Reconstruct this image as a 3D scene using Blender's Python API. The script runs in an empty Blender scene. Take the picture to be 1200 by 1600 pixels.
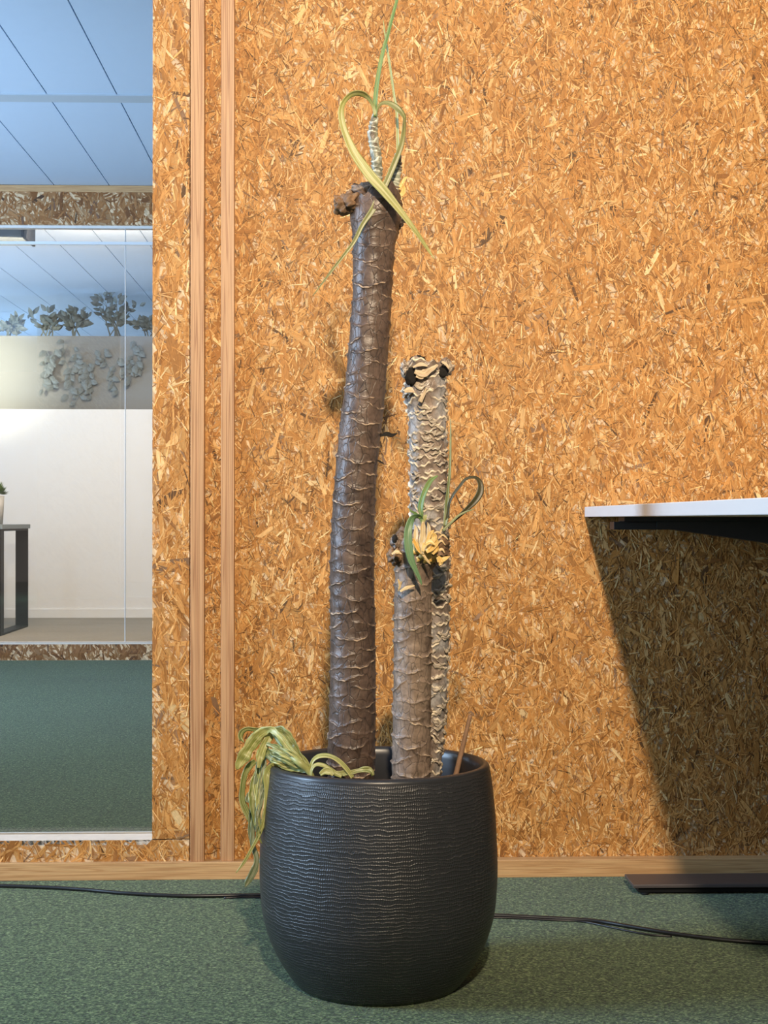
import bpy, math, random
import numpy as np
from mathutils import Vector, Matrix, Euler, noise as mn

random.seed(7); rng = np.random.default_rng(7)
sc = bpy.context.scene
col = sc.collection
PI = math.pi

# ------------------------------------------------------------------ camera
CAM = Vector((0.0, -3.03, 0.70))
FPX = 2400.0
YAW, PITCH = math.radians(1.74), math.radians(0.29)
cd = bpy.data.cameras.new('camera'); cam = bpy.data.objects.new('camera', cd); col.objects.link(cam)
cam.location = CAM
cam.rotation_euler = Euler((PI/2 + PITCH, 0, -YAW))
cd.sensor_fit = 'VERTICAL'; cd.sensor_height = 36.0; cd.sensor_width = 27.0
cd.lens = 36.0 * FPX / 1600.0
cd.clip_start = 0.05; cd.clip_end = 60
sc.camera = cam
ROT = cam.rotation_euler.to_matrix()

# ------------------------------------------------------------------ colour management, world, lights
sc.view_settings.view_transform = 'Standard'; sc.view_settings.look = 'None'
sc.view_settings.gamma = 1.0; sc.view_settings.exposure = 0.0
sc.view_settings.use_curve_mapping = False
w = bpy.data.worlds.new('world'); sc.world = w; w.use_nodes = True
bg = w.node_tree.nodes['Background']; bg.inputs[0].default_value = (1.0, 0.83, 0.70, 1); bg.inputs[1].default_value = 0.25
sc.cycles.max_bounces = 6; sc.cycles.transparent_max_bounces = 12
sc.cycles.use_denoising = True


def area(name, loc, target, size, power, color, shape='DISK', size_y=None, spread=PI):
    l = bpy.data.lights.new(name, 'AREA'); l.shape = shape; l.size = size
    if size_y: l.size_y = size_y
    l.energy = power; l.color = color; l.spread = spread
    o = bpy.data.objects.new(name, l); col.objects.link(o); o.location = loc
    d = Vector(target) - Vector(loc)
    o.rotation_euler = d.to_track_quat('-Z', 'Y').to_euler()
    return o


# the ceiling downlight above and behind the camera (casts the desk's hard shadow)
def spot(name, loc, target, power, color, radius, angle, blend):
    l = bpy.data.lights.new(name, 'SPOT'); l.energy = power; l.color = color
    l.shadow_soft_size = radius; l.spot_size = math.radians(angle); l.spot_blend = blend
    o = bpy.data.objects.new(name, l); col.objects.link(o); o.location = loc
    o.rotation_euler = (Vector(target) - Vector(loc)).to_track_quat('-Z', 'Y').to_euler()
    return o


spot('downlight', (0.085, -4.0, 2.33), (0.30, 0, 2.0), 930, (1.0, 0.80, 0.56), 0.06, 84, 1.0)
# daylight through the windows to the left of the room
area('window_daylight', (-3.3, -1.15, 1.35), (0.1, -0.75, 0.8), 0.9, 140, (0.50, 0.72, 1.0), 'RECTANGLE', 1.4)
# daylight in the room beyond the interior window
area('far_daylight', (-4.6, 2.2, 1.0), (-0.6, 3.0, 2.4), 2.2, 150, (0.56, 0.75, 1.0), 'RECTANGLE', 1.4, math.radians(110))
# lamp in the meeting room behind the glass partition, then added fills
area('meeting_lamp', (-1.6, 5.5, 2.3), (-2.0, 8.0, 0.5), 1.4, 125, (1.0, 0.76, 0.54))
area('meeting_ceiling_fill', (-4.6, 6.2, 0.7), (-1.6, 7.4, 2.6), 1.4, 28, (0.54, 0.76, 1.0), 'RECTANGLE', 1.2, math.radians(80))  # added blue fill, aimed up to brighten the meeting room ceiling
area('back_ceiling_fill', (-4.8, 9.9, 1.3), (-1.6, 9.6, 2.5), 1.2, 55, (0.55, 0.78, 1.0), 'RECTANGLE', 1.0, math.radians(110))  # added uplight that brightens the ceiling behind the panel
spot('panel_glow_spot', (-3.05, 6.8, 1.85), (-2.55, 8.14, 1.80), 330, (1.0, 0.88, 0.64), 0.15, 46, 1.0)  # added to make the cream glow at the panel's left end

# ------------------------------------------------------------------ helpers


def ray(px, py):
    return (ROT @ Vector(((px - 600) / FPX, -(py - 800) / FPX, -1))).normalized()


def PY(px, py, y):            # point on the vertical plane at world y
    d = ray(px, py); return CAM + d * ((y - CAM.y) / d.y)


def PZ(px, py, z=0.0):        # point on the horizontal plane at world z
    d = ray(px, py); return CAM + d * ((z - CAM.z) / d.z)


def tagp(o, label=None, cat=None, group=None, kind=None):
    if label: o['label'] = label
    if cat: o['category'] = cat
    if group: o['group'] = group
    if kind: o['kind'] = kind
    return o


def empty(name, loc, label, cat, group=None):
    o = bpy.data.objects.new(name, None); col.objects.link(o); o.location = loc
    o.empty_display_size = 0.05
    return tagp(o, label, cat, group)


def wloc(o):
    v = Vector((0, 0, 0))
    while o is not None:
        v = v + o.location; o = o.parent
    return v


def mk(name, verts, faces, mat, parent=None, origin=None, smooth=False, uv=None, attrs=None, acol=None):
    """one mesh object; verts in world coordinates"""
    V = np.asarray([tuple(v) for v in verts] if not isinstance(verts, np.ndarray) else verts, dtype=np.float64)
    if parent is not None:
        off = wloc(parent)
    else:
        off = Vector(origin) if origin is not None else Vector((V[:, 0].mean(), V[:, 1].mean(), V[:, 2].min()))
    me = bpy.data.meshes.new(name)
    V2 = V - np.array(off)
    if isinstance(faces, np.ndarray):
        nf, k = faces.shape
        me.vertices.add(len(V2)); me.vertices.foreach_set('co', V2.ravel().astype(np.float32))
        me.loops.add(nf * k); me.loops.foreach_set('vertex_index', faces.ravel().astype(np.int32))
        me.polygons.add(nf); me.polygons.foreach_set('loop_start', np.arange(0, nf * k, k, dtype=np.int32))
        me.update(calc_edges=True)
    else:
        me.from_pydata([tuple(v) for v in V2], [], faces)
    if smooth:
        me.polygons.foreach_set('use_smooth', [True] * len(me.polygons))
    if uv is not None:
        l = me.uv_layers.new(name='UVMap')
        idx = np.zeros(len(me.loops), dtype=np.int32); me.loops.foreach_get('vertex_index', idx)
        l.data.foreach_set('uv', np.asarray(uv, dtype=np.float32)[idx].ravel())
    if attrs:
        for k2, a in attrs.items():
            at = me.attributes.new(k2, 'FLOAT', 'POINT'); at.data.foreach_set('value', np.asarray(a, dtype=np.float32).ravel())
    if acol is not None:
        at = me.attributes.new('tone', 'FLOAT_COLOR', 'POINT'); at.data.foreach_set('color', np.asarray(acol, dtype=np.float32).ravel())
    if mat: me.materials.append(mat)
    me.validate(); me.update()
    o = bpy.data.objects.new(name, me); col.objects.link(o)
    if parent is not None: o.parent = parent
    else: o.location = off
    return o


def boxes(bl):
    V, F = [], []
    for (x0, x1, y0, y1, z0, z1) in bl:
        n = len(V)
        V += [(x0, y0, z0), (x1, y0, z0), (x1, y1, z0), (x0, y1, z0), (x0, y0, z1), (x1, y0, z1), (x1, y1, z1), (x0, y1, z1)]
        F += [[n + i for i in f] for f in ((0, 3, 2, 1), (4, 5, 6, 7), (0, 1, 5, 4), (1, 2, 6, 5), (2, 3, 7, 6), (3, 0, 4, 7))]
    return V, F


def box(name, b, mat, parent=None, bevel=0.0, seg=2, **k):
    V, F = boxes(b if isinstance(b, list) else [b])
    o = mk(name, V, F, mat, parent, **k)
    if bevel:
        m = o.modifiers.new('bevel', 'BEVEL'); m.width = bevel; m.segments = seg; m.limit_method = 'ANGLE'
    return o


def struct(o): o['kind'] = 'structure'; return o


def smooth_path(P, n):
    """Catmull-Rom through rows of P, n samples"""
    P = np.asarray(P, dtype=float); m = len(P)
    Q = np.vstack([2 * P[0] - P[1], P, 2 * P[-1] - P[-2]])
    d = np.r_[0, np.cumsum(np.linalg.norm(np.diff(P[:, :3], axis=0), axis=1))]
    t = np.interp(np.linspace(0, d[-1], n), d, np.arange(m))
    i = np.clip(t.astype(int), 0, m - 2); u = (t - i)[:, None]
    a, b, c, e = Q[i], Q[i + 1], Q[i + 2], Q[i + 3]
    return 0.5 * ((2 * b) + (-a + c) * u + (2 * a - 5 * b + 4 * c - e) * u ** 2 + (-a + 3 * b - 3 * c + e) * u ** 3)


def tube(name, pts, rad, mat, parent=None, seg=12, n=None, caps=True, **k):
    P = np.array([list(p) for p in pts], float)
    R = np.full(len(P), rad) if np.isscalar(rad) else np.array(rad, float)
    S = smooth_path(np.c_[P, R], n or len(P) * 8)
    P, R = S[:, :3], np.abs(S[:, 3])
    T = np.gradient(P, axis=0); T /= np.linalg.norm(T, axis=1)[:, None]
    up = np.array([0.13, 1, 0.07]) if abs(T[0][1]) < .8 else np.array([1, 0.1, 0.0])
    V = []; F = []
    for i in range(len(P)):
        a = np.cross(T[i], up); a /= np.linalg.norm(a); b = np.cross(T[i], a); up = -np.cross(T[i], a) if False else up
        for j in range(seg):
            t = 2 * PI * j / seg
            V.append(P[i] + R[i] * (math.cos(t) * a + math.sin(t) * b))
    for i in range(len(P) - 1):
        for j in range(seg):
            F.append([i * seg + j, i * seg + (j + 1) % seg, (i + 1) * seg + (j + 1) % seg, (i + 1) * seg + j])
    if caps:
        F.append(list(range(seg))[::-1]); F.append([(len(P) - 1) * seg + j for j in range(seg)])
    return mk(name, np.array(V), F, mat, parent, smooth=True, **k)


# ------------------------------------------------------------------ materials
class N:
    def __init__(s, name):
        s.m = bpy.data.materials.new(name); s.m.use_nodes = True; s.t = s.m.node_tree
        s.t.nodes.clear(); s.out = s.t.nodes.new('ShaderNodeOutputMaterial')
        s.b = s.t.nodes.new('ShaderNodeBsdfPrincipled'); s.link(s.b, 0, s.out, 0)

    def n(s, kind, **k):
        x = s.t.nodes.new('ShaderNode' + kind)
        for a, v in k.items():
            if a.startswith('i_'):
                q = a[2:].replace('_', ' '); q = int(q) if q.isdigit() else q
                x.inputs[q].default_value = v
            else: setattr(x, a, v)
        return x

    def link(s, a, ao, b, bi): s.t.links.new(a.outputs[ao], b.inputs[bi])

    def math(s, op, a, b=None, c=None, clamp=False):
        x = s.n('Math', operation=op); x.use_clamp = clamp
        for i, v in enumerate((a, b, c)):
            if v is None: continue
            if isinstance(v, (int, float)): x.inputs[i].default_value = v
            else: s.link(v[0], v[1], x, i)
        return (x, 0)

    def ramp(s, src, stops, interp='LINEAR'):
        r = s.n('ValToRGB'); r.color_ramp.interpolation = interp
        e = r.color_ramp.elements
        while len(e) < len(stops): e.new(0.5)
        for k, (p, c) in enumerate(stops):
            e[k].position = p; e[k].color = (c[0], c[1], c[2], 1) if not isinstance(c, (int, float)) else (c, c, c, 1)
        s.link(src[0], src[1], r, 0); return (r, 0)

    def mix(s, mode, f, a, b):
        x = s.n('Mix', data_type='RGBA', blend_type=mode)
        for i, v in ((0, f), (6, a), (7, b)):
            if isinstance(v, (int, float)): x.inputs[i].default_value = v
            elif len(v) == 2 and not isinstance(v[0], float): s.link(v[0], v[1], x, i)
            else: x.inputs[i].default_value = (v[0], v[1], v[2], 1)
        return (x, 2)

    def coords(s, kind='Object', scale=(1, 1, 1), rot=(0, 0, 0)):
        tc = s.n('TexCoord'); mp = s.n('Mapping'); s.link(tc, kind, mp, 0)
        mp.inputs['Scale'].default_value = scale; mp.inputs['Rotation'].default_value = rot
        return (mp, 0)

    def noise(s, vec, scale, detail=3, rough=.55, dist=0.0, out=0):
        x = s.n('TexNoise'); s.link(vec[0], vec[1], x, 0)
        x.inputs['Scale'].default_value = scale; x.inputs['Detail'].default_value = detail
        x.inputs['Roughness'].default_value = rough; x.inputs['Distortion'].default_value = dist
        return (x, out)

    def bump(s, h, strength=.3, dist=.001):
        b = s.n('Bump'); b.inputs['Strength'].default_value = strength; b.inputs['Distance'].default_value = dist
        s.link(h[0], h[1], b, 'Height'); s.link(b, 0, s.b, 'Normal')

    def base(s, c):
        if isinstance(c[0], float) or isinstance(c[0], int): s.b.inputs['Base Color'].default_value = (c[0], c[1], c[2], 1)
        else: s.link(c[0], c[1], s.b, 'Base Color')

    def rough(s, v):
        if isinstance(v, (int, float)): s.b.inputs['Roughness'].default_value = v
        else: s.link(v[0], v[1], s.b, 'Roughness')


def plain(name, c, r=.5, metal=0.0, spec=.5, noise=0.0, nscale=20):
    m = N(name); m.rough(r); m.b.inputs['Metallic'].default_value = metal
    m.b.inputs['Specular IOR Level'].default_value = spec
    v = m.noise(m.coords(), nscale, 3)
    f = m.ramp(v, [(0.3, 1 - noise), (0.7, 1.0)])
    m.base(m.mix('MULTIPLY', 1.0, (float(c[0]), float(c[1]), float(c[2])), f))
    return m.m


def osb_flake_mat():
    m = N('osb_strands')
    at = m.n('Attribute', attribute_name='tone')
    uv = m.n('TexCoord')
    mp = m.n('Mapping'); m.link(uv, 'UV', mp, 0); mp.inputs['Scale'].default_value = (25, 700, 1)
    g = m.noise((mp, 0), 1.0, 3, .6)
    gr = m.ramp(g, [(0.30, 0.72), (0.5, 0.98), (0.72, 1.12)])
    mp2 = m.n('Mapping'); m.link(uv, 'UV', mp2, 0); mp2.inputs['Scale'].default_value = (120, 260, 1)
    g2 = m.noise((mp2, 0), 1.0, 3, .6)
    gr2 = m.ramp(g2, [(0.3, 0.82), (0.6, 1.03)])
    c = m.mix('MULTIPLY', 1.0, (at, 0), gr); c = m.mix('MULTIPLY', 1.0, c, gr2)
    m.base(c); m.rough(.55); m.b.inputs['Specular IOR Level'].default_value = .28
    m.bump(g, .5, .0006)
    return m.m


def osb_proc_mat():
    """the dark bed under the strands, and far boards"""
    m = N('osb_board')
    acc = None
    base = m.coords()
    colr = (0.34, 0.17, 0.06)
    cur = m.mix('MIX', 0.0, colr, colr)
    for i, (ang, sx, sz, pal) in enumerate([(0.2, 60, 14, (.60, .36, .17)), (1.1, 55, 12, (.46, .25, .10)), (2.2, 90, 22, (.66, .44, .24)),
                                             (-0.5, 130, 30, (.52, .30, .13)), (1.6, 120, 22, (.38, .19, .075)), (0.7, 150, 30, (.72, .52, .32))]):
        mp = m.n('Mapping'); m.link(base[0], base[1], mp, 0); mp.inputs['Rotation'].default_value = (0, ang, 0)
        mp2 = m.n('Mapping'); m.link(mp, 0, mp2, 0); mp2.inputs['Scale'].default_value = (sx, 0.01, sz); mp2.inputs['Location'].default_value = (i * 3.7, 0, i * 1.3)
        v = m.n('TexVoronoi'); m.link(mp2, 0, v, 0); v.inputs['Scale'].default_value = 1.0
        sep = m.n('SeparateColor'); m.link(v, 'Color', sep, 0)
        mask = m.math('GREATER_THAN', (sep, 0), 0.55)
        tone = m.ramp((sep, 1), [(0, 0.75), (1, 1.15)])
        c = m.mix('MULTIPLY', 1.0, pal, tone)
        cur = m.mix('MIX', mask, cur, c)
    m.base(cur); m.rough(.6)
    n = m.noise(base, 300, 3); m.bump(n, .4, .001)
    return m.m


def pine_mat(name, axis='x', c0=(.66, .40, .21), c1=(.50, .27, .125), c2=(.72, .48, .27), freq=1.0):
    m = N(name)
    if axis == 'x': sc_ = (1.2, 60 * freq, 60 * freq)
    else: sc_ = (60 * freq, 60 * freq, .8)
    v = m.coords('Object', sc_)
    d = m.noise(m.coords('Object', (3, 3, 3)), 1.0, 2)
    n = m.noise(v, 1.6, 2, .5, 0.8)
    w_ = m.math('SINE', m.math('MULTIPLY', n, 38.0))
    w2 = m.math('MULTIPLY_ADD', w_, .5, .5)
    c = m.ramp(w2, [(0.0, c1), (.35, c0), (1.0, c2)])
    fine = m.noise(m.coords('Object', (20, 400, 400) if axis == 'x' else (400, 400, 12)), 1.0, 2)
    fr = m.ramp(fine, [(.3, .86), (.7, 1.05)])
    c = m.mix('MULTIPLY', 1.0, c, fr)
    kn = m.n('TexVoronoi'); kv = m.coords('Object', (2.3, 9, 14) if axis == 'x' else (14, 9, 2.3)); m.link(kv[0], kv[1], kn, 0); kn.inputs['Scale'].default_value = 1.0
    km = m.ramp((kn, 0), [(0.035, 1.0), (.06, 0.0)])
    c = m.mix('MIX', km, c, (.22, .11, .05))
    m.base(c); m.rough(.5); m.bump(fine, .25, .0005)
    return m.m


def carpet_mat(name, tones):
    m = N(name)
    v = m.coords('Object', (1, 1, 1))
    n1 = m.noise(v, 200, 2, .6, .6)
    n2 = m.noise(v, 80, 2, .6, 0.8)
    n3 = m.noise(v, 2.2, 2, .5)
    s = m.math('ADD', m.math('MULTIPLY', n1, .7), m.math('MULTIPLY', n2, .3))
    c = m.ramp(s, [(.38, tones[0]), (.47, tones[1]), (.54, tones[2]), (.64, tones[3])])
    big = m.ramp(n3, [(.3, .90), (.7, 1.08)])
    c = m.mix('MULTIPLY', 1.0, c, big)
    m.base(c); m.rough(.95); m.b.inputs['Specular IOR Level'].default_value = .1
    m.b.inputs['Sheen Weight'].default_value = .15
    m.bump(n1, .9, .004)
    return m.m


def glass_mat(name, tint, ior=1.5):
    m = N(name); m.t.nodes.remove(m.b)
    tr = m.n('BsdfTransparent'); tr.inputs[0].default_value = (*tint, 1)
    gl = m.n('BsdfGlossy'); gl.inputs['Roughness'].default_value = 0.0; gl.inputs[0].default_value = (1, 1, 1, 1)
    fr = m.n('Fresnel'); fr.inputs[0].default_value = ior
    mx = m.n('MixShader'); m.link(fr, 0, mx, 0); m.link(tr, 0, mx, 1); m.link(gl, 0, mx, 2); m.link(mx, 0, m.out, 0)
    return m.m


def bark_mat(name, dark, mid, ridge_c, rough0=.5, crack=1.0, patch=None, rmp=(.28, .75)):
    m = N(name)
    at = m.n('Attribute', attribute_name='ridge')
    v = m.coords('Object')
    n1 = m.noise(v, 28, 4, .6)
    n2 = m.noise(v, 160, 4, .65)
    c = m.ramp(n1, [(.28, dark), (.5, mid), (.75, tuple(min(1, x * 1.4) for x in mid))])
    if patch:
        n4 = m.noise(v, 14, 3, .5, .6)
        c = m.mix('MIX', m.ramp(n4, [(.46, 0.0), (.56, 1.0)]), c, patch)
    f2 = m.ramp(n2, [(.25, .62), (.6, 1.12)]); c = m.mix('MULTIPLY', 1.0, c, f2)
    # vertical cracks from UV
    uv = m.n('TexCoord'); mp = m.n('Mapping'); m.link(uv, 'UV', mp, 0); mp.inputs['Scale'].default_value = (70, 42, 1)
    nn = m.noise((mp, 0), .8, 2, out=1)
    ad = m.n('VectorMath', operation='MULTIPLY_ADD'); m.link(nn[0], 1, ad, 0); ad.inputs[1].default_value = (.8, .8, 0); m.link(mp, 0, ad, 2)
    vo = m.n('TexVoronoi', feature='DISTANCE_TO_EDGE'); m.link(ad, 0, vo, 0); vo.inputs['Scale'].default_value = 1.0
    vo.inputs['Randomness'].default_value = .9
    ck = m.ramp((vo, 0), [(.0, 1 - .6 * crack), (.045, 1.0)])
    c = m.mix('MULTIPLY', 1.0, c, ck)
    rr = m.math('MULTIPLY', (at, 2), m.ramp(n2, [(.3, .35), (.62, 1.0)]))
    rr2 = m.ramp(rr, [(rmp[0], 0.0), (rmp[1], 1.0)])
    c = m.mix('MIX', rr2, c, ridge_c)
    m.base(c); m.rough(rough0); m.b.inputs['Specular IOR Level'].default_value = .45
    hh = m.math('ADD', m.math('MULTIPLY', n2, .55), m.math('MULTIPLY', ck, .5))
    m.bump(hh, .55, .0018)
    return m.m


def leaf_mat(name, c0, c1, streak, rough0=.42, trans=.25):
    m = N(name)
    uv = m.n('TexCoord'); mp = m.n('Mapping'); m.link(uv, 'UV', mp, 0); mp.inputs['Scale'].default_value = (9, 900, 1)
    n = m.noise((mp, 0), 1.0, 2)
    mp2 = m.n('Mapping'); m.link(uv, 'UV', mp2, 0); mp2.inputs['Scale'].default_value = (28, 40, 1)
    n2 = m.noise((mp2, 0), 1.0, 3)
    c = m.mix('MIX', m.ramp(n2, [(.35, 0.0), (.65, 1.0)]), c0, c1)
    c = m.mix('MIX', m.ramp(n, [(.46, 0.0), (.62, .8)]), c, streak)
    m.base(c); m.rough(rough0)
    m.b.inputs['Subsurface Weight'].default_value = trans * .4
    m.b.inputs['Subsurface Radius'].default_value = (.003, .003, .001); m.b.inputs['Subsurface Scale'].default_value = 1.0
    m.bump(n, .35, .0006)
    return m.m


def pot_mat():
    m = N('textured_glaze')
    uv = m.n('TexCoord'); mp = m.n('Mapping'); m.link(uv, 'UV', mp, 0)
    # slow wander of the thread lines
    a = m.n('Mapping'); m.link(mp, 0, a, 0); a.inputs['Scale'].default_value = (14, 45, 1)
    wob = m.noise((a, 0), 1.0, 3, .55)
    a2 = m.n('Mapping'); m.link(mp, 0, a2, 0); a2.inputs['Scale'].default_value = (70, 30, 1)
    wob2 = m.noise((a2, 0), 1.0, 2, .5)
    sp = m.n('SeparateXYZ'); m.link(mp, 0, sp, 0)
    ph = m.math('ADD', m.math('MULTIPLY', (sp, 1), 185.0 * 2 * PI), m.math('ADD', m.math('MULTIPLY', wob, 17.0), m.math('MULTIPLY', wob2, 6.0)))
    s = m.math('MULTIPLY_ADD', m.math('SINE', ph), .5, .5)
    line = m.math('POWER', s, 5.0)
    ph2 = m.math('ADD', m.math('MULTIPLY', (sp, 0), 300.0 * 2 * PI), m.math('MULTIPLY', wob, 20.0))
    s2 = m.math('POWER', m.math('MULTIPLY_ADD', m.math('SINE', ph2), .5, .5), 3.0)
    mk_ = m.noise((a, 0), 1.4, 3, .6)
    mask = m.ramp(mk_, [(.36, .05), (.60, 1.0)])
    fl = m.n('Mapping'); m.link(mp, 0, fl, 0); fl.inputs['Scale'].default_value = (160, 500, 1)
    fleck = m.noise((fl, 0), 1.0, 2, .7)
    wear = m.math('MULTIPLY', m.math('MULTIPLY', line, mask), m.ramp(fleck, [(.35, 0.15), (.65, 1.0)]))
    at = m.n('Attribute', attribute_name='textured')
    wear = m.math('MULTIPLY', wear, (at, 2))
    c = m.mix('MIX', m.ramp(wear, [(.30, 0.0), (1.0, .36)]), (.024, .025, .029), (.27, .25, .23))
    m.base(c); m.rough(m.ramp(wear, [(0, .36), (1, .48)])); m.b.inputs['Specular IOR Level'].default_value = .65
    h = m.math('MULTIPLY', m.math('ADD', line, m.math('MULTIPLY', s2, .5)), (at, 2))
    m.bump(h, .7, .0006)
    return m.m


M = {}
M['osb'] = osb_proc_mat(); M['flake'] = osb_flake_mat()
M['pine_v'] = pine_mat('pine_batten', 'z', (.50, .27, .125), (.36, .17, .075), (.54, .305, .15))
M['pine_h'] = pine_mat('pine_skirting', 'x', (.56, .325, .145), (.47, .255, .105), (.61, .375, .175))
M['carpet'] = carpet_mat('green_melange_carpet', [(.010, .028, .011), (.032, .074, .028), (.082, .142, .055), (.22, .31, .14)])
M['beige'] = carpet_mat('beige_carpet', [(.25, .22, .17), (.30, .27, .21), (.34, .30, .24), (.38, .34, .28)])
M['white'] = plain('white_paint', (.80, .80, .79), .55, noise=.02)
M['sill'] = plain('whitewashed_sill', (.74, .66, .58), .5, noise=.12, nscale=40)
M['ceil'] = plain('ceiling_metal', (.56, .68, .84), .6, noise=.02)
M['ceilbar'] = plain('ceiling_bar', (.46, .52, .58), .6)
M['ceilgap'] = plain('ceiling_joint', (.22, .24, .26), .7)
M['glass'] = glass_mat('window_glass', (.97, .98, .985))
M['glass2'] = glass_mat('partition_glass', (.965, .98, .985))
M['black'] = plain('black_powder_coat', (.022, .022, .025), .45, noise=.1)
M['blackmetal'] = plain('dark_frame_metal', (.006, .007, .009), .6, spec=.2)
M['footmetal'] = plain('desk_foot_metal', (.075, .062, .062), .42, noise=.06)
M['laminate'] = plain('white_laminate', (.84, .84, .84), .35)
M['cable'] = plain('black_rubber', (.012, .012, .013), .35)
M['soil'] = plain('dry_soil', (.045, .032, .022), .95, noise=.5, nscale=80)
M['alu'] = plain('pale_aluminium', (.78, .80, .82), .35, metal=.2)
M['bark1'] = bark_mat('brown_cane_bark', (.040, .026, .021), (.105, .070, .053), (.50, .37, .26), .38)
M['bark2'] = bark_mat('silvery_cane_bark', (.09, .068, .056), (.26, .20, .16), (.86, .74, .56), .27, .5, patch=(.36, .34, .33), rmp=(.10, .42))
M['bark3'] = bark_mat('grey_cane_bark', (.12, .082, .062), (.24, .175, .13), (.62, .47, .32), .42, .9)
M['hole'] = plain('dark_hollow', (.010, .008, .007), .9)
M['knob'] = plain('cut_stub_bark', (.34, .20, .11), .6, noise=.75, nscale=60)
M['scale'] = leaf_mat('silvery_scale', (.64, .52, .38), (.15, .115, .09), (.76, .70, .60), .24)
M['paper'] = leaf_mat('papery_bark', (.62, .48, .30), (.46, .33, .20), (.72, .62, .46), .5)
M['shoot'] = bark_mat('shoot_bark', (.07, .06, .04), (.33, .35, .26), (.72, .72, .60), .35, .5, patch=(.12, .085, .06))
M['leaf_y'] = leaf_mat('yellowing_leaf', (.26, .27, .075), (.33, .32, .10), (.44, .42, .20))
M['leaf_o'] = leaf_mat('olive_leaf', (.12, .15, .055), (.19, .20, .07), (.34, .33, .17))
M['leaf_g'] = leaf_mat('green_leaf', (.085, .155, .030), (.12, .20, .045), (.22, .29, .10))
M['leaf_b'] = leaf_mat('blue_green_leaf', (.075, .17, .075), (.12, .23, .11), (.22, .33, .18))
M['leaf_d'] = leaf_mat('dark_olive_leaf', (.028, .027, .010), (.050, .045, .018), (.10, .085, .04))
M['leaf_t'] = leaf_mat('dry_tan_leaf', (.50, .34, .15), (.62, .44, .22), (.74, .60, .36))
M['leaf_am'] = leaf_mat('dry_amber_leaf', (.72, .38, .07), (.66, .44, .14), (.80, .60, .26))
M['wilt_y'] = leaf_mat('wilted_pale_leaf', (.22, .25, .055), (.38, .39, .13), (.62, .58, .28))
M['wilt_g'] = leaf_mat('wilted_green_leaf', (.13, .165, .04), (.23, .26, .075), (.48, .46, .22))
M['wilt_b'] = leaf_mat('wilted_grey_green_leaf', (.13, .17, .085), (.20, .24, .13), (.34, .35, .24))
M['stake'] = plain('wooden_stake', (.34, .20, .12), .6, noise=.25, nscale=90)
M['grey'] = plain('grey_ceramic', (.42, .42, .41), .6)
M['reflected_leaf'] = plain('reflected_foliage', (.12, .16, .165), .6, noise=.3, nscale=12)  # hazy tone of the plant reflections put into the leaf colour
M['bluegrey'] = plain('blue_grey_reflection', (.20, .215, .215), .6, noise=.05, nscale=3)  # tone of the band reflected in the partition glass
M['reflected_trail'] = plain('reflected_trailing_foliage', (.17, .205, .21), .6, noise=.2, nscale=12)  # close to the panel tone, for faint reflected leaves
M['far_green'] = plain('far_succulent', (.13, .24, .05), .6, noise=.5, nscale=40)
M['fixture'] = plain('grey_unit', (.20, .24, .25), .5)

# ------------------------------------------------------------------ OSB strands (real chips pressed on the board face)
PAL = np.array([(.55, .280, .088), (.48, .225, .060), (.61, .330, .112), (.41, .185, .048), (.70, .435, .185), (.31, .135, .036), (.80, .58, .30), (.26, .155, .090), (.12, .060, .024)])
PW = np.array([.22, .21, .17, .14, .11, .075, .045, .014, .012]); PW = PW / PW.sum()


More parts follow.
